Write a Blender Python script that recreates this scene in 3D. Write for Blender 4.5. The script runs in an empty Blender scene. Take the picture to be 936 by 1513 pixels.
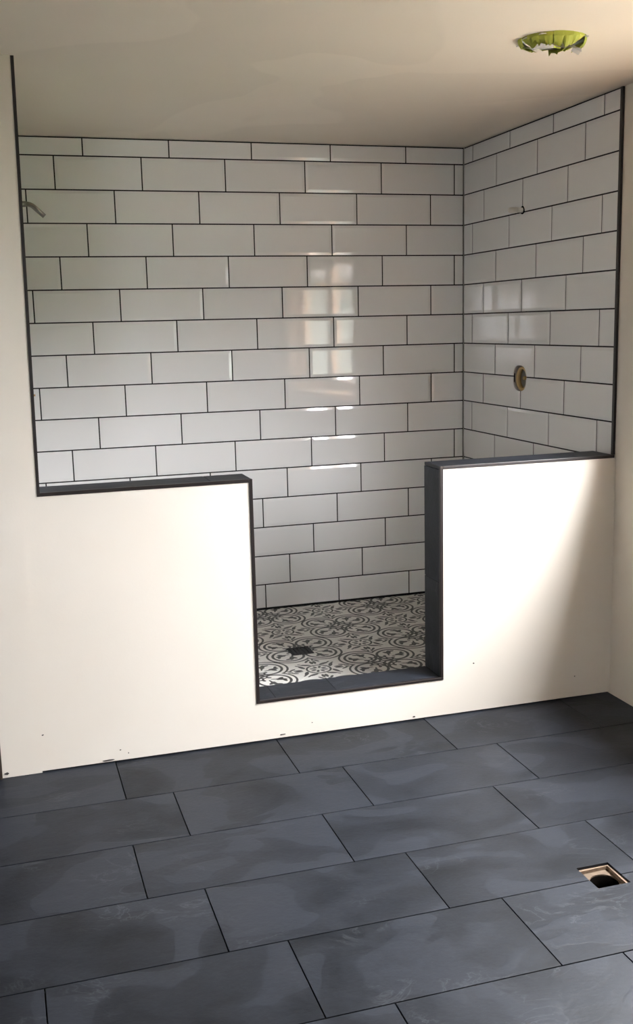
import bpy, bmesh, math, random
from mathutils import Vector, Matrix
rnd = random.Random(7)
SC = bpy.context.scene
COL = SC.collection

# ---------------------------------------------------------------- camera
IMG_W, IMG_H, F_PX = 936, 1513, 1542.75
YAW, PITCH, ROLL = math.radians(16.856), math.radians(-10.217), math.radians(-1.345)
cam_d = bpy.data.cameras.new('camera'); cam = bpy.data.objects.new('camera', cam_d); COL.objects.link(cam)
cam_d.sensor_fit = 'VERTICAL'; cam_d.sensor_height = 36.0; cam_d.lens = F_PX * 36.0 / IMG_H
cam_d.clip_start = 0.02
fw = Vector((math.sin(YAW) * math.cos(PITCH), math.cos(YAW) * math.cos(PITCH), math.sin(PITCH)))
rt = Vector((math.cos(YAW), -math.sin(YAW), 0)); up = rt.cross(fw)
r2 = rt * math.cos(ROLL) + up * math.sin(ROLL); u2 = up * math.cos(ROLL) - rt * math.sin(ROLL)
M = Matrix((r2, u2, -fw)).transposed().to_4x4(); M.translation = Vector((-2.3896, -5.1276, 1.5715))
cam.matrix_world = M
SC.camera = cam

# ---------------------------------------------------------------- sky, window portal, exposure
WIN = (-3.40, -1.775, 1.04, 2.08)                    # window opening in the right wall: y0, y1, z0, z1
WALL_T = 0.16
world = bpy.data.worlds.new('sky'); SC.world = world; world.use_nodes = True
bg = world.node_tree.nodes['Background']; bg.inputs['Color'].default_value = (0.925, 0.955, 1.0, 1); 
wt = world.node_tree; wtc = wt.nodes.new('ShaderNodeTexCoord'); wsp = wt.nodes.new('ShaderNodeSeparateXYZ'); wt.links.new(wtc.outputs['Generated'], wsp.inputs[0])
wm = wt.nodes.new('ShaderNodeMath'); wm.operation = 'MULTIPLY_ADD'; wm.use_clamp = False; wt.links.new(wsp.outputs[2], wm.inputs[0])
wx = wt.nodes.new('ShaderNodeMath'); wx.operation = 'MAXIMUM'; wt.links.new(wsp.outputs[2], wx.inputs[0]); wx.inputs[1].default_value = 0.0
wt.links.new(wx.outputs[0], wm.inputs[0]); SKY = 46.0                     # overcast sky: zenith three times the horizon
wm.inputs[1].default_value = SKY * 2 / 3; wm.inputs[2].default_value = SKY / 3; wt.links.new(wm.outputs[0], bg.inputs['Strength'])
WIN2 = (-4.55, -3.65, 1.00, 2.05)                   # added unseen window behind the camera, balances the brightness: x0, x1, z0, z1
RX0, RY0 = -5.60, -7.40                             # far extents of the room
for nm, sx_, sy_, loc_, rot_ in (('window_portal', WIN[3] - WIN[2], WIN[1] - WIN[0], (WALL_T + .02, (WIN[0] + WIN[1]) / 2, (WIN[2] + WIN[3]) / 2), (0, math.radians(90), 0)),
                                 ('added_window_portal', WIN2[1] - WIN2[0], WIN2[3] - WIN2[2], ((WIN2[0] + WIN2[1]) / 2, RY0 - .12, (WIN2[2] + WIN2[3]) / 2), (math.radians(90), 0, math.radians(180)))):
    pl = bpy.data.lights.new(nm, 'AREA'); pl.shape = 'RECTANGLE'; pl.size = sx_; pl.size_y = sy_
    pl.cycles.is_portal = True                      # guides sky light through the opening, emits nothing itself
    po = bpy.data.objects.new(nm, pl); COL.objects.link(po); po.location = loc_; po.rotation_euler = rot_
vs = SC.view_settings; vs.view_transform = 'Standard'; vs.look = 'None'; vs.gamma = 1.0; vs.exposure = 1.65
vs.use_curve_mapping = False

# ---------------------------------------------------------------- dimensions (metres; floor z = 0, tiled back wall face y = 0, tiled right wall face x = 0)
CEIL = 2.443
YF, YB = -1.44, -1.297          # front and shower side of the low wall
XL = -2.270                     # tiled face of the shower's left wall
ROW, TW, J0 = 0.1511, 0.4011, 2.359
GAP = 0.0060
SHZ = 0.110                     # shower floor
CAPZ, CURBZ = 1.018, 0.165
EX0, EX1 = -1.516, -0.770       # shower entrance between the tiled jambs

# ---------------------------------------------------------------- node helpers
class N:
    def __init__(s, name):
        s.m = bpy.data.materials.new(name); s.m.use_nodes = True; s.t = s.m.node_tree
        s.b = s.t.nodes['Principled BSDF']
    def new(s, k, **kw):
        n = s.t.nodes.new(k)
        for a, v in kw.items(): setattr(n, a, v)
        return n
    def put(s, v, sock):
        if isinstance(v, (int, float)): sock.default_value = v
        elif isinstance(v, tuple): sock.default_value = v
        else: s.t.links.new(v, sock)
    def mt(s, op, a, b=0.0, c=None):
        n = s.new('ShaderNodeMath', operation=op); s.put(a, n.inputs[0]); s.put(b, n.inputs[1])
        if c is not None: s.put(c, n.inputs[2])
        return n.outputs[0]
    def noise(s, vec, scale, detail=4, rough=.5, dist=0.0):
        n = s.new('ShaderNodeTexNoise'); s.put(scale, n.inputs['Scale']); n.inputs['Detail'].default_value = detail
        n.inputs['Roughness'].default_value = rough; n.inputs['Distortion'].default_value = dist
        if vec is not None: s.put(vec, n.inputs['Vector'])
        return n.outputs['Fac']
    def ramp(s, fac, stops):
        n = s.new('ShaderNodeValToRGB'); e = n.color_ramp.elements
        while len(e) < len(stops): e.new(.5)
        for el, (p, c) in zip(e, stops):
            el.position = p; el.color = (c, c, c, 1) if isinstance(c, (int, float)) else (*c, 1)
        s.put(fac, n.inputs[0]); return n.outputs['Color']
    def mix(s, f, a, b, mode='MIX'):
        n = s.new('ShaderNodeMix', data_type='RGBA', blend_type=mode)
        s.put(f, n.inputs[0])
        for v, k in ((a, 6), (b, 7)):
            if isinstance(v, tuple) and len(v) == 3: v = (*v, 1)
            s.put(v, n.inputs[k])
        return n.outputs[2]
    def bump(s, h, strength, dist=.01):
        n = s.new('ShaderNodeBump'); n.inputs['Strength'].default_value = strength; n.inputs['Distance'].default_value = dist
        s.put(h, n.inputs['Height']); s.t.links.new(n.outputs[0], s.b.inputs['Normal'])
    def base(s, c):
        if isinstance(c, tuple): c = (*c, 1) if len(c) == 3 else c
        s.put(c, s.b.inputs['Base Color'])
    def rough(s, v): s.put(v, s.b.inputs['Roughness'])
    def obj(s): return s.new('ShaderNodeTexCoord').outputs['Object']
    def pos(s): return s.new('ShaderNodeNewGeometry').outputs['Position']
    def rand(s): return s.new('ShaderNodeObjectInfo').outputs['Random']

def shifted(n, vec, amount):
    """object coordinates moved by the object's own random number, so alike tiles differ"""
    r = n.mt('MULTIPLY', n.rand(), amount)
    c = n.new('ShaderNodeCombineXYZ'); n.put(r, c.inputs[0]); n.put(n.mt('MULTIPLY', r, 1.7), c.inputs[1]); n.put(n.mt('MULTIPLY', r, .6), c.inputs[2])
    v = n.new('ShaderNodeVectorMath', operation='ADD'); n.t.links.new(vec, v.inputs[0]); n.t.links.new(c.outputs[0], v.inputs[1])
    return v.outputs[0]

def plain(name, col, rough=.6, metal=0.0, noise=0.0, nscale=20, bump=0.0, bscale=60):
    n = N(name); n.rough(rough); n.b.inputs['Metallic'].default_value = metal
    if noise:
        f = n.noise(n.obj(), nscale, 4)
        n.base(n.mix(f, tuple(c * (1 - noise) for c in col), tuple(min(1, c * (1 + noise)) for c in col)))
    else: n.base(col)
    if bump: n.bump(n.noise(n.obj(), bscale, 3), bump, .002)
    return n.m

def mat_paint(name, a, b, patch=None):
    n = N(name); p = n.pos()
    f = n.ramp(n.noise(p, 1.3, 3, .55), [(.35, 0.0), (.65, 1.0)])
    c = n.mix(f, a, b)
    if patch:
        g = n.ramp(n.noise(p, .9, 2, .4, .6), [(.50, 0.0), (.515, 1.0)])
        c = n.mix(n.mt('MULTIPLY', g, patch), c, tuple(x * .88 for x in a))
    n.base(c); n.rough(.75); n.b.inputs['Specular IOR Level'].default_value = .25
    n.bump(n.noise(p, 90, 4, .6), .12, .002)
    return n.m

def mat_slate(name, lo=(.0050, .0063, .0090), hi=(.0225, .0255, .033)):
    n = N(name); v = shifted(n, n.obj(), 37.0)
    mp = n.new('ShaderNodeMapping'); mp.inputs['Scale'].default_value = (1.0, 1.5, 1.0); mp.inputs['Rotation'].default_value = (0, 0, .5)
    n.t.links.new(v, mp.inputs[0]); w = mp.outputs[0]
    big = n.noise(w, 2.6, 2, .45, .9)
    plates = n.ramp(big, [(.36, .15), (.46, .40), (.52, .46), (.54, .76), (.72, .88)])
    cloud = n.noise(w, 7.5, 6, .62, .4)
    fine = n.noise(w, 70, 4, .6)
    f = n.mt('ADD', n.mt('MULTIPLY', plates, .70), n.mt('MULTIPLY', cloud, .48))
    f = n.mt('ADD', f, n.mt('MULTIPLY', n.mt('SUBTRACT', fine, .5), .35))
    f = n.mt('ADD', f, n.mt('MULTIPLY', n.mt('SUBTRACT', n.rand(), .5), .16))
    c = n.mix(n.ramp(f, [(.22, 0.0), (.82, 1.0)]), lo, hi)
    vein = n.ramp(n.mt('ABSOLUTE', n.mt('SUBTRACT', n.noise(w, 4.2, 5, .6, 2.2), .5)), [(0.0, 1.0), (.010, .3), (.03, 0.0)])
    gate = n.ramp(n.noise(w, 3.1, 2), [(.55, 0.0), (.66, 1.0)])
    c = n.mix(n.mt('MULTIPLY', n.mt('MULTIPLY', vein, gate), .30), c, (.12, .125, .135))
    n.base(c)
    n.rough(n.mt('ADD', .42, n.mt('MULTIPLY', cloud, .16))); n.b.inputs['Specular IOR Level'].default_value = .25
    h = n.mt('ADD', n.mt('MULTIPLY', cloud, .8), n.mt('ADD', n.mt('MULTIPLY', fine, .25), n.mt('MULTIPLY', plates, .6)))
    n.bump(h, .45, .004)
    return n.m

def mat_glaze(name, col=(.73, .722, .712)):
    n = N(name); v = shifted(n, n.obj(), 53.0)
    n.base(n.mix(n.rand(), tuple(c * .965 for c in col), col)); n.rough(.055); n.b.inputs['Specular IOR Level'].default_value = .5
    n.bump(n.noise(v, 9, 1, .4), .10, .004)
    return n.m

def mat_pattern(name):
    """printed cement-look tile; UV: u, v in tile widths, quatrefoil at (0,0), rosette at (1,1), repeat 2"""
    n = N(name); uv = n.new('ShaderNodeTexCoord').outputs['UV']
    sp = n.new('ShaderNodeSeparateXYZ'); n.t.links.new(uv, sp.inputs[0])
    m = n.mt
    def fold(s): return m('ABSOLUTE', m('SUBTRACT', m('MODULO', m('ADD', s, 101.0), 2.0), 1.0))   # 1 at even, 0 at odd
    a = m('SUBTRACT', 1.0, fold(sp.outputs[0])); b = m('SUBTRACT', 1.0, fold(sp.outputs[1]))
    # fold gave 0 at odd+101=even.. -> a,b are 0 at the quatrefoil after the swap below
    a, b = m('SUBTRACT', 1.0, a), m('SUBTRACT', 1.0, b)
    x, y = m('MAXIMUM', a, b), m('MINIMUM', a, b)
    def dist(px, py, cx, cy, sx=1.0, sy=1.0):
        dx = m('MULTIPLY', m('SUBTRACT', px, cx), sx); dy = m('MULTIPLY', m('SUBTRACT', py, cy), sy)
        return m('SQRT', m('ADD', m('MULTIPLY', dx, dx), m('MULTIPLY', dy, dy)))
    def rot(px, py, cx, cy, ang):
        dx, dy = m('SUBTRACT', px, cx), m('SUBTRACT', py, cy); c, s = math.cos(ang), math.sin(ang)
        return m('ADD', m('MULTIPLY', dx, c), m('MULTIPLY', dy, s)), m('SUBTRACT', m('MULTIPLY', dy, c), m('MULTIPLY', dx, s))
    def inside(d, r): return m('LESS_THAN', d, r)
    def ring(d, r, w): return m('LESS_THAN', m('ABSOLUTE', m('SUBTRACT', d, r)), w)
    def ell(px, py, cx, cy, ang, rx, ry):
        qx, qy = rot(px, py, cx, cy, ang); return inside(dist(qx, qy, 0, 0, 1 / rx, 1 / ry), 1.0)
    shapes = []
    L = dist(x, y, .52, 0)
    shapes += [ring(L, .458, .024), ring(L, .338, .029)]
    # leaf pair inside each lobe
    shapes += [ell(x, y, .60, .135, .45, .125, .050), ell(x, y, .56, .155, 1.55, .100, .045), ell(x, y, .70, .12, -.5, .075, .036),
               ell(x, y, .47, .07, .55, .075, .020)]
    # scrolls at the middle of the quatrefoil
    shapes += [m('MULTIPLY', ring(dist(x, y, .21, .075), .075, .022), m('GREATER_THAN', x, .15)), ell(x, y, .10, .10, .78, .085, .040),
               ell(x, y, .33, .10, .4, .055, .035), ell(x, y, .25, .20, 1.2, .065, .036)]
    # rosette
    qx, qy = m('SUBTRACT', 1.0, x), m('SUBTRACT', 1.0, y)          # 0 at the rosette; qx <= qy
    R = dist(qx, qy, 0, 0)
    shapes += [ring(R, .250, .022), ell(qx, qy, .05, .12, 1.15, .065, .030),
               ell(qx, qy, .085, .365, 1.95, .115, .042), ell(qx, qy, .285, .335, .80, .095, .036),
               ell(qx, qy, .30, .46, .25, .080, .030), ell(qx, qy, .41, .47, .78, .055, .028), ell(qx, qy, .05, .50, 1.57, .045, .022)]
    ink = shapes[0]
    for s_ in shapes[1:]: ink = m('MAXIMUM', ink, s_)
    wear = n.noise(uv, 6, 5, .6)
    white = n.mix(wear, (.60, .585, .54), (.72, .70, .66)); dark = n.mix(wear, (.016, .014, .013), (.045, .040, .036))
    n.base(n.mix(ink, white, dark)); n.rough(.42)
    return n.m

def mat_tape():
    n = N('lime green masking tape'); f = n.noise(n.obj(), 14, 4)
    a = n.mix(n.rand(), (.22, .29, .035), (.52, .56, .075)); n.base(n.mix(f, a, (.42, .46, .06))); n.rough(.6)
    return n.m

MT = {
    'paint': mat_paint('cream wall paint', (.67, .612, .530), (.70, .645, .568)),
    'ceiling': mat_paint('ceiling paint', (.76, .685, .585), (.80, .725, .625), .35),
    'taupe': mat_paint('taupe wall paint', (.40, .345, .29), (.44, .385, .325)),
    'siding': plain('pale siding', (.17, .18, .155), .8, noise=.08, nscale=4),
    'slate': mat_slate('slate porcelain'),
    'glaze': mat_glaze('white glaze'),
    'pattern': mat_pattern('printed cement tile'),
    'grout': plain('black grout', (.006, .0055, .0055), .9, bump=.2, bscale=300),
    'greygrout': plain('dark grey grout', (.020, .021, .023), .9, bump=.2, bscale=300),
    'palegrout': plain('light grey grout', (.50, .48, .45), .9),
    'trim': plain('black brown edge profile', (.014, .009, .008), .38),
    'white': plain('white window paint', (.80, .80, .78), .45, noise=.03),
    'chrome': plain('brushed nickel pipe', (.20, .185, .165), .36, 1.0, noise=.08, nscale=40),
    'brass': plain('dull brass', (.40, .27, .11), .42, 1.0, noise=.15),
    'tan': plain('tan fibre ring', (.48, .33, .15), .8, noise=.2, nscale=30),
    'ply': plain('raw plywood', (.34, .22, .11), .8, noise=.25, nscale=25),
    'rawboard': plain('chipped board edge', (.26, .18, .12), .9, noise=.5, nscale=60, bump=.5),
    'dark': plain('painted cavity shade', (.003, .0025, .002), .95),  # near-black colour stands in for shade inside pipes, holes and recesses
    'blackmetal': plain('black painted grate', (.004, .004, .004), .55),
    'pvc': plain('off white plastic pipe', (.62, .58, .52), .45, noise=.08),
    'mortar': plain('dusty pale mortar', (.17, .12, .08), .95, noise=.6, nscale=45, bump=.6, bscale=120),
    'tape': mat_tape(),
    'paper': plain('grey dusty paper', (.52, .50, .47), .8, noise=.12, nscale=30),
    'doorwood': plain('dark stained wood', (.030, .018, .012), .45, noise=.3, nscale=12),
    'gravel': plain('pale gravel', (.09, .085, .07), .95, noise=.2, nscale=3),
    'pine': plain('varnished pine', (.50, .31, .18), .5, noise=.15, nscale=9),
    'leaf': plain('leaf green', (.10, .17, .045), .7, noise=.4, nscale=5),
    'soot': plain('dark scuff', (.05, .042, .036), .9),
}
g = N('window glass'); tr = g.new('ShaderNodeBsdfTransparent'); gl = g.new('ShaderNodeBsdfGlossy'); gl.inputs['Roughness'].default_value = 0.0
mx = g.new('ShaderNodeMixShader'); mx.inputs[0].default_value = .06
g.t.links.new(tr.outputs[0], mx.inputs[1]); g.t.links.new(gl.outputs[0], mx.inputs[2])
g.t.links.new(mx.outputs[0], g.t.nodes['Material Output'].inputs['Surface']); MT['glass'] = g.m
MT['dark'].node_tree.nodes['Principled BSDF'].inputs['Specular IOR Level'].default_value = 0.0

# ---------------------------------------------------------------- mesh helpers
def link(name, me, mat=None, parent=None, loc=(0, 0, 0), rot=(0, 0, 0), label=None, cat=None, kind=None, group=None):
    o = bpy.data.objects.new(name, me); COL.objects.link(o); o.location = loc; o.rotation_euler = rot
    if me is not None and mat is not None and not me.materials: me.materials.append(MT[mat])
    if parent: o.parent = parent
    for k, v in (('label', label), ('category', cat), ('kind', kind), ('group', group)):
        if v: o[k] = v
    return o
def mesh(name, verts, faces, smooth=False):
    me = bpy.data.meshes.new(name); me.from_pydata([tuple(v) for v in verts], [], faces); me.update()
    bm = bmesh.new(); bm.from_mesh(me); bmesh.ops.recalc_face_normals(bm, faces=bm.faces); bm.to_mesh(me); bm.free()
    if smooth:
        for p in me.polygons: p.use_smooth = True
    return me
def bm_mesh(name, bm, smooth=False):
    me = bpy.data.meshes.new(name); bmesh.ops.recalc_face_normals(bm, faces=bm.faces); bm.to_mesh(me); bm.free()
    if smooth:
        for p in me.polygons: p.use_smooth = True
    return me
def slab(name, plane, u0, u1, v0, v1, w0, w1, holes=()):
    """slab in plane 'xz','yz' or 'xy' between depths w0..w1, with rectangular holes (u0,u1,v0,v1)"""
    us = sorted({u0, u1, *[h[i] for h in holes for i in (0, 1) if u0 < h[i] < u1]})
    vs_ = sorted({v0, v1, *[h[i] for h in holes for i in (2, 3) if v0 < h[i] < v1]})
    nu, nv = len(us) - 1, len(vs_) - 1
    def full(i, j):
        if not (0 <= i < nu and 0 <= j < nv): return False
        cu, cv = (us[i] + us[i + 1]) / 2, (vs_[j] + vs_[j + 1]) / 2
        return not any(h[0] < cu < h[1] and h[2] < cv < h[3] for h in holes)
    idx, V, Fc = {}, [], []
    def vid(i, j, k):
        if (i, j, k) not in idx:
            u, v, w = us[i], vs_[j], (w0, w1)[k]
            idx[(i, j, k)] = len(V); V.append({'xz': (u, w, v), 'yz': (w, u, v), 'xy': (u, v, w)}[plane])
        return idx[(i, j, k)]
    for i in range(nu):
        for j in range(nv):
            if not full(i, j): continue
            q = [(i, j), (i + 1, j), (i + 1, j + 1), (i, j + 1)]
            Fc.append([vid(*c, 0) for c in q]); Fc.append([vid(*c, 1) for c in q])
            for (di, dj), (c, d) in (((0, -1), (q[0], q[1])), ((1, 0), (q[1], q[2])), ((0, 1), (q[2], q[3])), ((-1, 0), (q[3], q[0]))):
                if not full(i + di, j + dj): Fc.append([vid(*c, 0), vid(*d, 0), vid(*d, 1), vid(*c, 1)])
    return mesh(name, V, Fc)
def prism(name, poly, plane, w0, w1):
    n_ = len(poly); f = {'xz': lambda u, v, w: (u, w, v), 'yz': lambda u, v, w: (w, u, v), 'xy': lambda u, v, w: (u, v, w)}[plane]
    V = [f(u, v, w0) for u, v in poly] + [f(u, v, w1) for u, v in poly]
    Fc = [list(range(n_)), list(range(n_, 2 * n_))[::-1]] + [[i, (i + 1) % n_, (i + 1) % n_ + n_, i + n_] for i in range(n_)]
    return mesh(name, V, Fc)
def box(name, x0, x1, y0, y1, z0, z1, bevel=0.0):
    bm = bmesh.new(); bmesh.ops.create_cube(bm, size=1.0)
    for v in bm.verts:
        v.co = Vector(((x0 + x1) / 2 + v.co.x * (x1 - x0), (y0 + y1) / 2 + v.co.y * (y1 - y0), (z0 + z1) / 2 + v.co.z * (z1 - z0)))
    if bevel: bmesh.ops.bevel(bm, geom=bm.edges[:], offset=bevel, segments=2, affect='EDGES', profile=.5)
    return bm_mesh(name, bm)
def tube(name, pts, rad, seg=14, inner=None, caps=True):
    """swept tube through pts; rad a number or a list; inner = bore radius"""
    pts = [Vector(p) for p in pts]; n_ = len(pts); rads = rad if isinstance(rad, (list, tuple)) else [rad] * n_
    V, Fc = [], []
    nrm = None; rings = []
    for i, p in enumerate(pts):
        t = (pts[min(i + 1, n_ - 1)] - pts[max(i - 1, 0)]).normalized()
        if nrm is None: nrm = t.orthogonal().normalized()
        nrm = (nrm - t * nrm.dot(t)).normalized(); bn = t.cross(nrm); rings.append((p, nrm.copy(), bn))
    def add(rf):
        base = len(V)
        for (p, a, b), r in zip(rings, rads):
            for k in range(seg):
                an = 2 * math.pi * k / seg; V.append(p + (a * math.cos(an) + b * math.sin(an)) * rf(r))
        for i in range(n_ - 1):
            for k in range(seg):
                Fc.append([base + i * seg + k, base + i * seg + (k + 1) % seg, base + (i + 1) * seg + (k + 1) % seg, base + (i + 1) * seg + k])
        return base
    b0 = add(lambda r: r)
    if inner:
        b1 = add(lambda r: inner)
        for i in (0, n_ - 1):
            for k in range(seg): Fc.append([b0 + i * seg + k, b0 + i * seg + (k + 1) % seg, b1 + i * seg + (k + 1) % seg, b1 + i * seg + k])
    elif caps:
        Fc.append([b0 + k for k in range(seg)]); Fc.append([b0 + (n_ - 1) * seg + k for k in range(seg)])
    me = mesh(name, V, Fc)
    for p in me.polygons: p.use_smooth = len(p.vertices) == 4
    return me
def cut(o, cutter_mesh):
    """subtract a mesh (world space) from an object, once, and drop the cutter"""
    c = bpy.data.objects.new('cutter', cutter_mesh); COL.objects.link(c)
    md = o.modifiers.new('cut', 'BOOLEAN'); md.operation = 'DIFFERENCE'; md.object = c; md.solver = 'EXACT'
    bpy.context.view_layer.update()
    dg = bpy.context.evaluated_depsgraph_get()
    me = bpy.data.meshes.new_from_object(o.evaluated_get(dg)); o.modifiers.clear(); o.data = me
    bpy.data.objects.remove(c)

# ---------------------------------------------------------------- room shell
floor = link('floor', slab('floor', 'xy', RX0 - .1, .30, RY0 - .1, .15, -.12, -.010, [(-.905, -.755, -2.80, -2.64)]), 'greygrout', kind='structure',
             label='dark slate-look tile floor laid in staggered rows with thin joints')
ceiling = link('ceiling', slab('ceiling', 'xy', RX0 - .1, .30, RY0 - .1, .20, CEIL, CEIL + .12), 'ceiling', kind='structure',
               label='smooth cream painted ceiling running over room and shower')
wall_back = link('wall_back', slab('wall_back', 'xz', XL - .15, .16, 0, CEIL, .009, .15), 'palegrout', kind='structure',
                 label='shower back wall of white bevelled tiles with black grout')
VY, VZ = -.628, 1.294          # valve opening on the right wall
wall_right = link('wall_right', slab('wall_right', 'yz', RY0 - .1, .009, 0, CEIL, .009, WALL_T, [WIN, (VY - .08, VY + .08, VZ - .08, VZ + .08)]), 'paint', kind='structure',
                  label='right wall, cream paint in the room and white tile in the shower')
wall_shower = link('wall_shower', slab('wall_shower', 'yz', YB + .0, .009, 0, CEIL, XL - .10, XL - .009), 'palegrout', kind='structure',
                   label='left shower wall of white tiles behind the narrow wall end')
wall_left = link('wall_left', slab('wall_left', 'yz', RY0 - .1, YF, 0, CEIL, RX0 - .1, RX0), 'taupe', kind='structure', label='taupe painted side wall of the room')
wall_rear = link('wall_rear', slab('wall_rear', 'xz', RX0, .009, 0, CEIL, RY0 - .1, RY0, [WIN2]), 'taupe', kind='structure', label='taupe painted wall facing the shower')
# front wall: full-height end piece beside the opening, then the low wall with the entrance notch
wall_front = link('wall_front', None, kind='structure', label='cream low wall with a notched shower entrance and full-height end')
SX = -2.329
link('wall_end', prism('wall_end', [(-2.467, .001), (SX, .001), (SX, CAPZ - .012), (-2.2805, CAPZ - .012), (-2.2655, CEIL), (-2.467, CEIL)], 'xz', YF - .0025, YB), 'paint', wall_front)
low = [(SX, .006), (.009, .006), (.009, CAPZ - .012), (EX1 + .013, CAPZ - .012), (EX1 + .013, CURBZ - .010), (EX0 - .012, CURBZ - .010), (EX0 - .012, CAPZ - .012), (SX, CAPZ - .012)]
link('low_wall', prism('low_wall', low, 'xz', YF, YB), 'paint', wall_front)
link('wall_header', slab('wall_header', 'xz', RX0, -2.467, 2.06, CEIL, YF, YF + .12), 'paint', wall_front)
link('wall_side', slab('wall_side', 'xz', RX0, -3.30, 0, 2.06, YF, YF + .12), 'paint', wall_front)
# small chips and scuffs on the board
for k, (cx, cz, w, h) in enumerate([(-2.095, .012, .050, .007), (-2.319, .142, .010, .005), (-2.048, .046, .006, .005), (-2.019, .030, .005, .006),
                                    (-.885, .016, .016, .007), (-.624, .207, .007, .006), (-.16, .095, .006, .005), (-2.452, .016, .022, .012), (-1.43, .018, .03, .005),
                                    (-1.31, .05, .006, .004)]):
    rr = random.Random(k); poly = []
    for i in range(9):
        an = 2 * math.pi * i / 9; q = rr.uniform(.6, 1.1); poly.append((cx + math.cos(an) * w / 2 * q, max(.004, cz + math.sin(an) * h / 2 * q)))
    yy = YF - .0025 if cx < SX else YF
    link('chip', prism('chip', poly, 'xz', yy - .0012, yy + .002), 'soot', wall_front)

# door beside the wall end, mostly out of frame
door = link('door_1', box('door_1', -3.21, -2.545, YF + .045, YF + .085, .008, 2.0, .002), 'doorwood', kind='structure', label='dark stained door in the opening beside the wall end')
for z0, z1 in ((.22, .95), (1.08, 1.85)):
    link('door_panel', box('door_panel', -3.09, -2.66, YF + .037, YF + .046, z0, z1, .004), 'doorwood', door)
link('door_handle', tube('door_handle', [(-2.60, YF + .046, 1.02), (-2.60, YF + .0, 1.02), (-2.60, YF - .012, 1.02), (-2.70, YF - .012, 1.02)], .009), 'brass', door)
casing = link('trim_1', None, kind='structure', label='dark stained door casing against the end of the cream wall')
link('casing_side', box('casing_side', -2.545, -2.467, YF - .012, YF + .12, 0, 2.06, .002), 'doorwood', casing)
link('casing_side', box('casing_side', -3.30, -3.21, YF - .012, YF + .12, 0, 2.06, .002), 'doorwood', casing)
link('casing_head', box('casing_head', -3.21, -2.545, YF - .012, YF + .12, 2.0, 2.06, .002), 'doorwood', casing)

# ---------------------------------------------------------------- window in the right wall with its view
win = link('window_1', None, kind='structure', label='pine-framed two-sash window in the right wall lighting the room')
wy0, wy1, wz0, wz1 = WIN
link('jamb_lining', slab('jamb_lining', 'yz', wy0, wy1, wz0, wz1, .0, .14, [(wy0 + .018, wy1 - .018, wz0 + .018, wz1 - .018)]), 'pine', win)
link('window_frame', slab('window_frame', 'yz', wy0 + .018, wy1 - .018, wz0 + .018, wz1 - .018, .09, .155, [(wy0 + .045, wy1 - .045, wz0 + .045, wz1 - .045)]), 'pine', win)
ym = (wy0 + wy1) / 2
for a, b in ((wy0 + .045, ym - .002), (ym + .002, wy1 - .045)):
    s_ = link('sash', slab('sash', 'yz', a, b, wz0 + .045, wz1 - .045, .095, .140, [(a + .075, b - .075, wz0 + .10, wz1 - .10)]), 'pine', win)
    link('pane', slab('pane', 'yz', a + .065, b - .065, wz0 + .09, wz1 - .09, .118, .122), 'glass', s_)
link('window_sill', box('window_sill', -.03, .02, wy0 - .04, wy1 + .04, wz0 - .018, wz0 + .004, .003), 'pine', win)
def added_rear_window():
    w2 = link('added_window', None, kind='structure', label='added unseen pine-framed window facing the shower, balancing the room light'); x0, x1, z0, z1 = WIN2; xm = (x0 + x1) / 2
    link('window_frame', slab('window_frame', 'xz', x0, x1, z0, z1, RY0 - .095, RY0 - .0, [(x0 + .045, x1 - .045, z0 + .045, z1 - .045)]), 'pine', w2)
    for a, b in ((x0 + .045, xm - .002), (xm + .002, x1 - .045)):
        s_ = link('sash', slab('sash', 'xz', a, b, z0 + .045, z1 - .045, RY0 - .08, RY0 - .04, [(a + .05, b - .05, z0 + .095, z1 - .095)]), 'pine', w2)
        link('pane', slab('pane', 'xz', a + .04, b - .04, z0 + .085, z1 - .085, RY0 - .062, RY0 - .058), 'glass', s_)
    link('window_sill', box('window_sill', x0 - .04, x1 + .04, RY0, RY0 + .04, z0 - .02, z0 + .004, .003), 'pine', w2)
added_rear_window()
link('ground', slab('ground', 'xy', -25, 25, -25, 12, -.50, -.35), 'gravel', kind='structure', label='pale gravel yard outside the window')
hs = link('neighbour_house', None, loc=(6.2, -13.0, -.35), label='pale neighbouring house with shingle roof outside the window', cat='house')
link('house_wall', box('house_wall', -6.0, 6.0, -2.0, 2.0, 0, 2.6), 'siding', hs)
link('roof', prism('roof', [(-2.4, 2.6), (2.4, 2.6), (0, 3.5)], 'yz', -6.4, 6.4), 'soot', hs)
for xx in (-4.35, -1.5, 2.0):
    w_ = link('house_window', slab('house_window', 'xz', xx - .5, xx + .5, 1.0, 2.2, 1.98, 2.06, [(xx - .43, xx - .03, 1.07, 2.13), (xx + .03, xx + .43, 1.07, 2.13)]), 'white', hs)
    link('house_pane', slab('house_pane', 'xz', xx - .45, xx + .45, 1.05, 2.15, 2.01, 2.02), 'dark', w_)
bush = bmesh.new(); rr = random.Random(4)
for i in range(700):
    th, ph = rr.uniform(0, 2 * math.pi), math.acos(rr.uniform(-.2, 1)); q = rr.uniform(.75, 1.05)
    c = Vector((math.cos(th) * math.sin(ph) * .8, math.sin(th) * math.sin(ph) * 2.4, math.cos(ph) * 1.35)) * q + Vector((0, 0, .45))
    a = Vector((rr.uniform(-1, 1), rr.uniform(-1, 1), rr.uniform(-1, 1))).normalized(); b = a.orthogonal().normalized(); l = rr.uniform(.10, .2)
    bush.faces.new([bush.verts.new(v) for v in (c - a * l, c + b * l * .45, c + a * l, c - b * l * .45)])
hd = link('garden_shrub', None, loc=(4.6, -6.2, -.35), label='green leafy shrub in the yard outside the window', cat='shrub')
link('foliage', bm_mesh('foliage', bush), 'leaf', hd)
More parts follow.
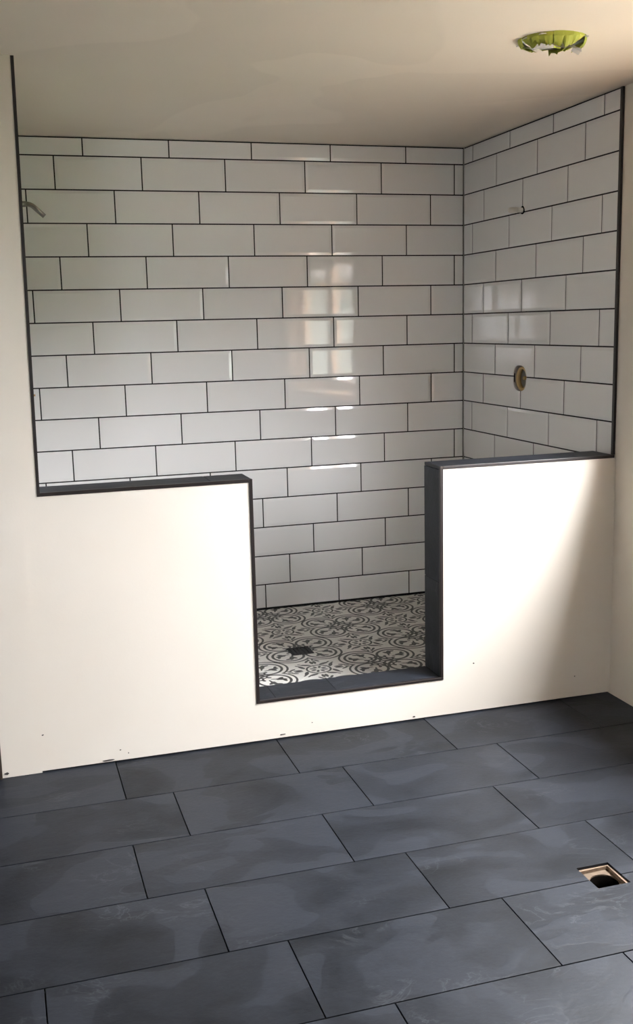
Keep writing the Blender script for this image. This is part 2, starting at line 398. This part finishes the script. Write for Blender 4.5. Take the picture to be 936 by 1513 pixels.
link('stem', tube('stem', [(0, 0, 0), (.05, .03, .7), (0, .1, 1.2)], [.06, .05, .03]), 'doorwood', hd)

# ---------------------------------------------------------------- wall tiles
tile_cache = {}
DROP, BEV = .0022, .0135
def wall_tile_mesh(w, h, l, r, b, t):
    """bevelled tile in local x (width), z (height); glazed face at y = 0, back at y = +.008; l r b t: bevel widths"""
    key = tuple(round(v, 4) for v in (w, h, l, r, b, t))
    if key not in tile_cache:
        x0, x1, z0, z1 = -w / 2, w / 2, -h / 2, h / 2
        lp = lambda y, a, c, d, e: [(a, y, d), (c, y, d), (c, y, e), (a, y, e)]
        V = lp(.008, x0, x1, z0, z1) + lp(DROP, x0, x1, z0, z1) + lp(0, x0 + l, x1 - r, z0 + b, z1 - t)
        Fc = [[0, 1, 2, 3], [8, 9, 10, 11]] + [[i, (i + 1) % 4, (i + 1) % 4 + 4, i + 4] for i in range(4)] + [[i + 4, (i + 1) % 4 + 4, (i + 1) % 4 + 8, i + 8] for i in range(4)]
        tile_cache[key] = mesh('wall_tile', V, Fc)
    return tile_cache[key]
def spans(length, offs):
    """joint positions from 0 (inside corner) to length -> list of (s0, s1, cut0, cut1)"""
    js = []; s = offs
    while s < length - .012:
        if s > .012: js.append(s)
        s += TW
    e = [0.0] + js + [length]
    return [(e[i], e[i + 1], i == 0, i == len(e) - 2) for i in range(len(e) - 1)]
def tile_wall(parent, length, offs, zbot, place, first_row=-1, last_row=15, keep=None):
    """place(s, z) -> (location, rotz); s measured from the inside corner"""
    for r in range(first_row, last_row):
        zt, zb = J0 - ROW * r - GAP / 2, J0 - ROW * (r + 1) + GAP / 2
        ct = cb = False
        if r == -1: zt, ct = CEIL - .006, True
        if zb < zbot: zb, cb = zbot, True
        if zt - zb < .01: continue
        for s0, s1, c0, c1 in spans(length, offs[r % 3]):
            s0 += GAP / 2 if not c0 else .0035; s1 -= GAP / 2 if not c1 else .001
            e = .0012; flip = place(0, 0)[2]
            l, rr_ = (e if c0 else BEV), (e if c1 else BEV)
            if s1 - s0 < .03: l = rr_ = min(l, rr_, .004)
            if flip: l, rr_ = rr_, l
            me = wall_tile_mesh(s1 - s0, zt - zb, l, rr_, e if cb else BEV, e if ct else BEV)
            loc, rz, _ = place((s0 + s1) / 2, (zt + zb) / 2)
            o = link('wall_tile', me, 'glaze', parent, loc, (rnd.gauss(0, .0016), 0, rz + rnd.gauss(0, .0016)))
            if keep is not None: keep.append((o, s0, s1, zb, zt))
ZB = SHZ + .010
link('grout', slab('grout', 'xz', XL, 0, SHZ - .03, CEIL - .001, .0032, .0088), 'grout', wall_back)
tile_wall(wall_back, -XL, (.052, .1852, .3197), ZB, lambda s, z: ((-s, 0, z), 0, True))
vh = (VY - .08, VY + .08, VZ - .08, VZ + .08)
kept = []
link('grout', slab('grout', 'yz', -1.420, 0, SHZ - .03, CEIL - .001, .0032, .0088, [(VY - .062, VY + .062, VZ - .062, VZ + .062)]), 'grout', wall_right)
tile_wall(wall_right, 1.418, (.3636, .2306, .0997), ZB, lambda s, z: ((0, -s, z), -math.pi / 2, False), keep=kept)
link('grout', slab('grout', 'yz', -1.424, 0, SHZ - .03, CEIL - .001, XL - .0088, XL - .0032), 'grout', wall_shower)
tile_wall(wall_shower, 1.297 + .125, (.12, .2537, .3874), ZB, lambda s, z: ((XL, -s, z), math.pi / 2, True))
# oval valve opening through the tiles
cutm = lambda: tube('cut', [(-.05, VY, VZ), (.05, VY, VZ)], 1.0, 28)
def oval(sx, sz, x0, x1, seg=28):
    V = []
    for x in (x0, x1):
        for k in range(seg):
            an = 2 * math.pi * k / seg; c, s = math.cos(an), math.sin(an)
            V.append((x, VY + sx * math.copysign(abs(c) ** .75, c), VZ + sz * math.copysign(abs(s) ** .8, s)))
    return mesh('oval', V, [list(range(seg)), list(range(seg, 2 * seg))] + [[i, (i + 1) % seg, (i + 1) % seg + seg, i + seg] for i in range(seg)])
for o, s0, s1, z0, z1 in kept:
    if s0 < -VY + .066 and s1 > -VY - .066 and z0 < VZ + .062 and z1 > VZ - .062: cut(o, oval(.064, .061, -.05, .05))

# ---------------------------------------------------------------- slate pieces on the low wall, and black edge profiles
def slate(name, x0, x1, y0, y1, z0, z1, parent):
    me = box(name, -(x1 - x0) / 2, (x1 - x0) / 2, -(y1 - y0) / 2, (y1 - y0) / 2, -(z1 - z0) / 2, (z1 - z0) / 2, .0008)
    return link(name, me, 'slate', parent, ((x0 + x1) / 2, (y0 + y1) / 2, (z0 + z1) / 2))
def run(e, f):
    for a, b in zip(e[:-1], e[1:]): f(a + .0012, b - .0012)
run([XL, -1.668, EX0], lambda a, b: slate('cap_tile', a, b, YF + .011, YB + .012, CAPZ - .0125, CAPZ, wall_front))
run([EX1, -.16, .0], lambda a, b: slate('cap_tile', a, b, YF + .011, YB + .012, CAPZ - .0125, CAPZ, wall_front))
run([EX0, -1.450, -1.205, EX1], lambda a, b: slate('curb_tile', a, b, YF + .011, YB + .012, CURBZ - .0105, CURBZ, wall_front))
run([CURBZ, .554, CAPZ - .013], lambda a, b: slate('jamb_tile', EX1, EX1 + .013, YF + .011, YB + .012, a, b, wall_front))
run([CURBZ, .554, CAPZ - .013], lambda a, b: slate('jamb_tile', EX0 - .012, EX0, YF + .011, YB + .012, a, b, wall_front))
link('curb_grout', box('curb_grout', EX0 - .01, EX1 + .012, YF + .012, YB + .010, CURBZ - .02, CURBZ - .0015), 'greygrout', wall_front)
link('cap_grout', box('cap_grout', XL - .008, EX0 - .01, YF + .012, YB + .010, CAPZ - .0122, CAPZ - .0015), 'greygrout', wall_front)
link('cap_grout', box('cap_grout', EX1 + .012, -.001, YF + .012, YB + .010, CAPZ - .0122, CAPZ - .0015), 'greygrout', wall_front)
y0, y1 = YF - .004, YF + .0105
TR = [
      ('trim_3', (-2.2700, EX0 - .012, y0, y1, CAPZ - .012, CAPZ + .0005), 'black edge strip along the top of the wide low wall'),
      ('trim_4', (EX0 - .012, EX0 + .0005, y0, y1, CURBZ, CAPZ + .0005), 'black upright edge strip where the wide low wall meets the entrance'),
      ('trim_5', (EX0 - .012, EX1 + .013, y0, y1, CURBZ - .010, CURBZ + .0005), 'black edge strip along the low shower curb'),
      ('trim_6', (EX1 - .0005, EX1 + .013, y0, y1, CURBZ, CAPZ + .0005), 'black upright edge strip where the narrow low wall meets the entrance'),
      ('trim_7', (EX1 + .013, .0, y0, y1, CAPZ - .012, CAPZ + .0005), 'black edge strip along the top of the narrow low wall'),
      ('trim_8', (-.0025, .0088, -1.4350, -1.4195, CAPZ - .0, CEIL - .001), 'black upright edge strip ending the tiles on the right wall')]
link('trim_2', prism('trim_2', [(-2.2805, CAPZ - .012), (-2.2700, CAPZ - .012), (-2.2550, CEIL - .001), (-2.2655, CEIL - .001)], 'xz', y0, y1), 'trim', kind='structure',
     label='black upright edge strip between cream wall end and left shower opening')
for nm, b_, lb in TR: link(nm, box(nm, *b_, .0015), 'trim', kind='structure', label=lb)

# ---------------------------------------------------------------- shower floor: printed tiles laid on the diagonal
shower_floor = link('floor_shower', slab('floor_shower', 'xy', XL - .009, .009, YB, .009, -.005, SHZ - .0015, [(-1.205, -1.098, -.795, -.680)]), 'palegrout', kind='structure',
                    label='shower floor of black and white printed tiles with ornament')
TS = .2070; CX, CY = -1.148, -.716
DRX = (-1.203, -1.100, -.793, -.682)
def clip(poly, x0, x1, ya, yb):
    for ax, val, sg in ((0, x0, 1), (0, x1, -1), (1, ya, 1), (1, yb, -1)):
        out = []
        for i in range(len(poly)):
            p, q = poly[i - 1], poly[i]; dp, dq = (p[ax] - val) * sg, (q[ax] - val) * sg
            if (dp >= 0) != (dq >= 0):
                t = dp / (dp - dq); out.append((p[0] + (q[0] - p[0]) * t, p[1] + (q[1] - p[1]) * t))
            if dq >= 0: out.append(q)
        poly = out
        if len(poly) < 3: return []
    return poly
c45 = math.sqrt(.5); fl_tiles = []
for i in range(-14, 15):
    for j in range(-14, 15):
        e = .0009 / TS
        sq = [((u) * TS, (v) * TS) for u, v in ((i + e, j + e), (i + 1 - e, j + e), (i + 1 - e, j + 1 - e), (i + e, j + 1 - e))]
        poly = [(CX + (u - v) * c45, CY + (u + v) * c45) for u, v in sq]
        poly = clip(poly, XL + .002, -.002, YB + .002, -.002)
        if not poly: continue
        ox, oy = sum(p[0] for p in poly) / len(poly), sum(p[1] for p in poly) / len(poly)
        area = abs(sum(poly[k - 1][0] * poly[k][1] - poly[k][0] * poly[k - 1][1] for k in range(len(poly)))) / 2
        if area < 2e-4: continue
        me = prism('floor_tile', [(p[0] - ox, p[1] - oy) for p in poly], 'xy', -.004, 0)
        o = link('floor_tile', me, 'pattern', shower_floor, (ox, oy, SHZ))
        if max(p[0] for p in poly) > DRX[0] and min(p[0] for p in poly) < DRX[1] and max(p[1] for p in poly) > DRX[2] and min(p[1] for p in poly) < DRX[3]:
            cut(o, box('cut', DRX[0] - .001, DRX[1] + .001, DRX[2] - .001, DRX[3] + .001, SHZ - .05, SHZ + .05)); me = o.data
        uvl = me.uv_layers.new(name='pattern') if not me.uv_layers else me.uv_layers[0]
        for lp in me.loops:
            co = me.vertices[lp.vertex_index].co; wx, wy = co.x + ox - CX, co.y + oy - CY
            uvl.data[lp.index].uv = ((wx + wy) * c45 / TS, (wy - wx) * c45 / TS)
dr = link('shower_drain', None, loc=(-1.1515, -.7375, SHZ - .008), label='black square drain grate set in the printed shower floor', cat='drain')
dw, dh = (DRX[1] - DRX[0]) / 2 - .001, (DRX[3] - DRX[2]) / 2 - .001
link('drain_frame', slab('drain_frame', 'xy', -dw, dw, -dh, dh, -.02, .0085, [(-dw + .006, dw - .006, -dh + .006, dh - .006)]), 'blackmetal', dr)
link('drain_grate', slab('drain_grate', 'xy', -dw + .006, dw - .006, -dh + .006, dh - .006, .0, .0075,
     [(-.042 + k * .0175 , -.042 + k * .0175 + .004, -.042, .042) for k in range(5)]), 'blackmetal', dr)
link('drain_cup', box('drain_cup', -dw + .006, dw - .006, -dh + .006, dh - .006, -.03, -.014), 'dark', dr)

# ---------------------------------------------------------------- room floor tiles
FP, FR = .6130, .3225
DRN = (-.881, -.777, -2.782, -2.665)
row_off = {0: -1.455, 1: -1.295, 2: -1.475, 3: -1.313, 4: -1.157 - FP * 0, 5: -1.600}
y_line = [-1.440, -1.762, -2.090, -2.4135, -2.7355, -3.0625]
ftile = {}
def floor_tile(x0, x1, y0_, y1_, holes=()):
    e = .0018; x0 += e; x1 -= e; y0_ += e; y1_ -= e
    key = (round(x1 - x0, 4), round(y1_ - y0_, 4)); cx, cy = (x0 + x1) / 2, (y0_ + y1_) / 2
    if holes:
        hs = [(max(a, x0 - .01) - cx, min(b, x1 + .01) - cx, c - cy, d - cy) for a, b, c, d in holes]
        me = slab('floor_tile', 'xy', x0 - cx, x1 - cx, y0_ - cy, y1_ - cy, -.0095, 0, hs)
    else:
        if key not in ftile: ftile[key] = box('floor_tile', x0 - cx, x1 - cx, y0_ - cy, y1_ - cy, -.0095, 0, .0008)
        me = ftile[key]
    link('floor_tile', me, 'slate', floor, (cx, cy, 0), (0, 0, 0))
r = 0; yt = YF + .012
while yt > RY0 + .01:
    yb = y_line[r + 1] if r + 1 < len(y_line) else yt - FR
    yb = max(yb, RY0)
    off = row_off.get(r, -1.455 + (r % 3) * .1533)
    x = off - FP * 6
    while x < 0:
        a, b = max(x, RX0), min(x + FP, .009)
        if b - a > .02:
            if r == 0 and a < -2.467 : pass
            hit = a < DRN[1] and b > DRN[0] and yb < DRN[3] and yt > DRN[2]
            floor_tile(a, b, yb, yt, [DRN] if hit else ())
        x += FP
    yt = yb; r += 1

# open waste-pipe cut-out in the floor
fd = link('floor_waste_opening', None, loc=(-.829, -2.7235, -.012), label='square cut-out in the slate floor showing an open waste pipe', cat='pipe opening')
HX, HY = .064, .070
bmx = slab('recess_floor', 'xy', -HX, HX, -HY, HY, -.030, -.022, [(-.040, .040, -.046, .034)])
def ring_plate(name, hx, hy, cx, cy, rad, z, th, seg=32):
    V, Fc = [], []
    for zz in (z, z - th):
        for k in range(seg):
            an = 2 * math.pi * (k + .5) / seg; c, s = math.cos(an), math.sin(an); V.append((cx + rad * c, cy + rad * s, zz))
        for k in range(seg):
            an = 2 * math.pi * (k + .5) / seg; c, s = math.cos(an), math.sin(an); q = max(abs(c), abs(s)); V.append((hx * c / q, hy * s / q, zz))
    for base in (0, 2 * seg):
        for k in range(seg): Fc.append([base + k, base + (k + 1) % seg, base + seg + (k + 1) % seg, base + seg + k])
    for k in range(seg):
        Fc.append([k, (k + 1) % seg, 2 * seg + (k + 1) % seg, 2 * seg + k]); Fc.append([seg + k, seg + (k + 1) % seg, 3 * seg + (k + 1) % seg, 3 * seg + k])
    return mesh(name, V, Fc)
link('mortar_bed', ring_plate('mortar_bed', HX, HY, .001, -.007, .042, -.006, .03), 'mortar', fd)
link('waste_pipe', tube('waste_pipe', [(.001, -.007, -.085), (.001, -.007, -.010)], .0415, 28, inner=.0385), 'dark', fd)
link('pipe_bottom', tube('pipe_bottom', [(.001, -.007, -.089), (.001, -.007, -.085)], .0435, 28), 'dark', fd)
link('broken_edge', prism('broken_edge', [(-HX + .012, HY - .02), (.05, HY - .016), (.051, HY - .012), (-HX + .012, HY - .0115)], 'xy', -.008, .004), 'rawboard', fd)
link('broken_edge', prism('broken_edge', [(.043, -.055), (.0505, -.055), (.0505, .055), (.046, .055)], 'xy', -.008, .006), 'rawboard', fd)

# ---------------------------------------------------------------- plumbing
arm = link('bent_shower_pipe', None, loc=(XL, -.65, 2.069), label='bent metal shower arm jutting from behind the black strip', cat='shower pipe')
pts = [(-.01, 0, 0), (.052, 0, .001)]
for k in range(1, 9):
    a = math.radians(43) * k / 8; pts.append((.052 + .045 * math.sin(a), 0, .001 - .045 * (1 - math.cos(a))))
pts.append((pts[-1][0] + .052 * math.cos(math.radians(43)), 0, pts[-1][2] - .052 * math.sin(math.radians(43))))
link('pipe', tube('pipe', pts, .0098, 18, inner=.0078), 'chrome', arm)
link('collar', tube('collar', [(.0, 0, 0), (.052, 0, .0008)], .0118, 18, inner=.0099), 'chrome', arm)
st = link('pipe_stub', None, loc=(XL, -.65, 1.308), label='tiny copper pipe stub poking past the black strip, below the shower arm', cat='pipe')
link('pipe', tube('pipe', [(-.01, 0, 0), (.036, 0, 0)], .0042, 12), 'ply', st)
ps = link('pipe_stub', None, loc=(0, -.637, 2.066), label='short pale capped pipe stub on the right tiled wall above the valve opening', cat='pipe')
link('pipe', tube('pipe', [(.005, 0, 0), (-.030, 0, 0)], .0115, 16), 'pvc', ps)
link('pipe_cap', tube('pipe_cap', [(-.028, 0, 0), (-.066, 0, -.001), (-.072, 0, -.001)], [.0135, .0125, .008], 16), 'pvc', ps)
link('hole_shade_disc', tube('hole_shade_disc', [(.0035, 0, 0), (-.0012, 0, 0)], .0185, 20), 'dark', ps)  # black disc painted in place of a shaded hole around the pipe
va = link('shower_valve', None, loc=(.060, VY, VZ), label='brass rough-in valve inside the oval hole in the right tiled wall', cat='valve')
link('back_board', box('back_board', .03, .045, -.079, .079, -.079, .079), 'dark', va)  # near-black sheet stands in for the shaded void behind the valve
link('mounting_ring', tube('mounting_ring', [(-.0508, -.004, -.003), (-.030, -.004, -.003)], .0575, 28, inner=.047), 'tan', va)
link('body', tube('body', [(.03, -.004, 0), (-.004, -.004, 0), (-.010, -.004, 0)], [.030, .030, .026], 24), 'brass', va)
link('stem', tube('stem', [(-.010, -.004, 0), (-.040, -.004, 0)], .009, 16), 'brass', va)
link('screw', tube('screw', [(-.008, .014, .014), (-.014, .014, .014)], .005, 10), 'chrome', va)

# ---------------------------------------------------------------- masked ceiling light
LX, LY, LR = -.615, -1.975, .105
lt = link('ceiling_light', None, loc=(LX, LY, CEIL), label='round ceiling light opening masked with ragged lime green tape', cat='ceiling light')
link('housing_ring', tube('housing_ring', [(0, 0, .004), (0, 0, -.006)], LR, 40, inner=LR - .02), 'white', lt)
link('masking_paper', ring_plate('masking_paper', LR - .022, LR - .022, .0, .0, .012, -.004, .002, 28), 'paper', lt)
rr = random.Random(11); NF = 22
for k in range(NF):
    a0, a1 = 2 * math.pi * (k - .04) / NF, 2 * math.pi * (k + 1.06) / NF; am = (a0 + a1) / 2
    near = math.cos(am - math.radians(-75))          # +1 towards the room
    h = .033 + .012 * near + rr.uniform(-.012, .008)
    if rr.random() < .12: h *= .6
    out = rr.uniform(.0, .004); V = []; S = 5; lean = rr.uniform(.008, .034)
    hs = [h * rr.uniform(.72, 1.08) for _ in range(S)]
    for t_ in (0, .0012):
        for lev in range(4):
            for s_ in range(S):
                an = a0 + (a1 - a0) * s_ / (S - 1); q = LR + out + t_ - lean * (lev / 3) ** 2 + rr.uniform(-.0012, .0012) * (lev > 0) * (t_ == 0)
                V.append((q * math.cos(an), q * math.sin(an), .001 - hs[s_] * lev / 3))
    Fc = []
    G = 4 * S
    for lev in range(3):
        for s_ in range(S - 1):
            i = lev * S + s_; Fc += [[i, i + 1, i + 1 + S, i + S], [G + i, G + i + S, G + i + 1 + S, G + i + 1]]
    for s_ in range(S - 1): i = 3 * S + s_; Fc.append([i, i + 1, G + i + 1, G + i])
    for lev in range(3):
        i = lev * S; Fc += [[i, i + S, G + i + S, G + i], [i + S - 1, G + i + S - 1, G + i + 2 * S - 1, i + 2 * S - 1]]
    link('tape_strip', mesh('tape_strip', V, Fc), 'tape', lt)
V = []
for k in range(13):
    an = math.radians(-160 + k * 13); q = LR - .012
    V += [(q * math.cos(an), q * math.sin(an), -.034 - rr.uniform(0, .014)), (q * .72 * math.cos(an), q * .72 * math.sin(an), -.022 - rr.uniform(0, .012))]
pf = mesh('paper_flap', V, [[2 * k, 2 * k + 1, 2 * k + 3, 2 * k + 2] for k in range(12)]); link('paper_flap', pf, 'paper', lt)

bpy.context.view_layer.update()
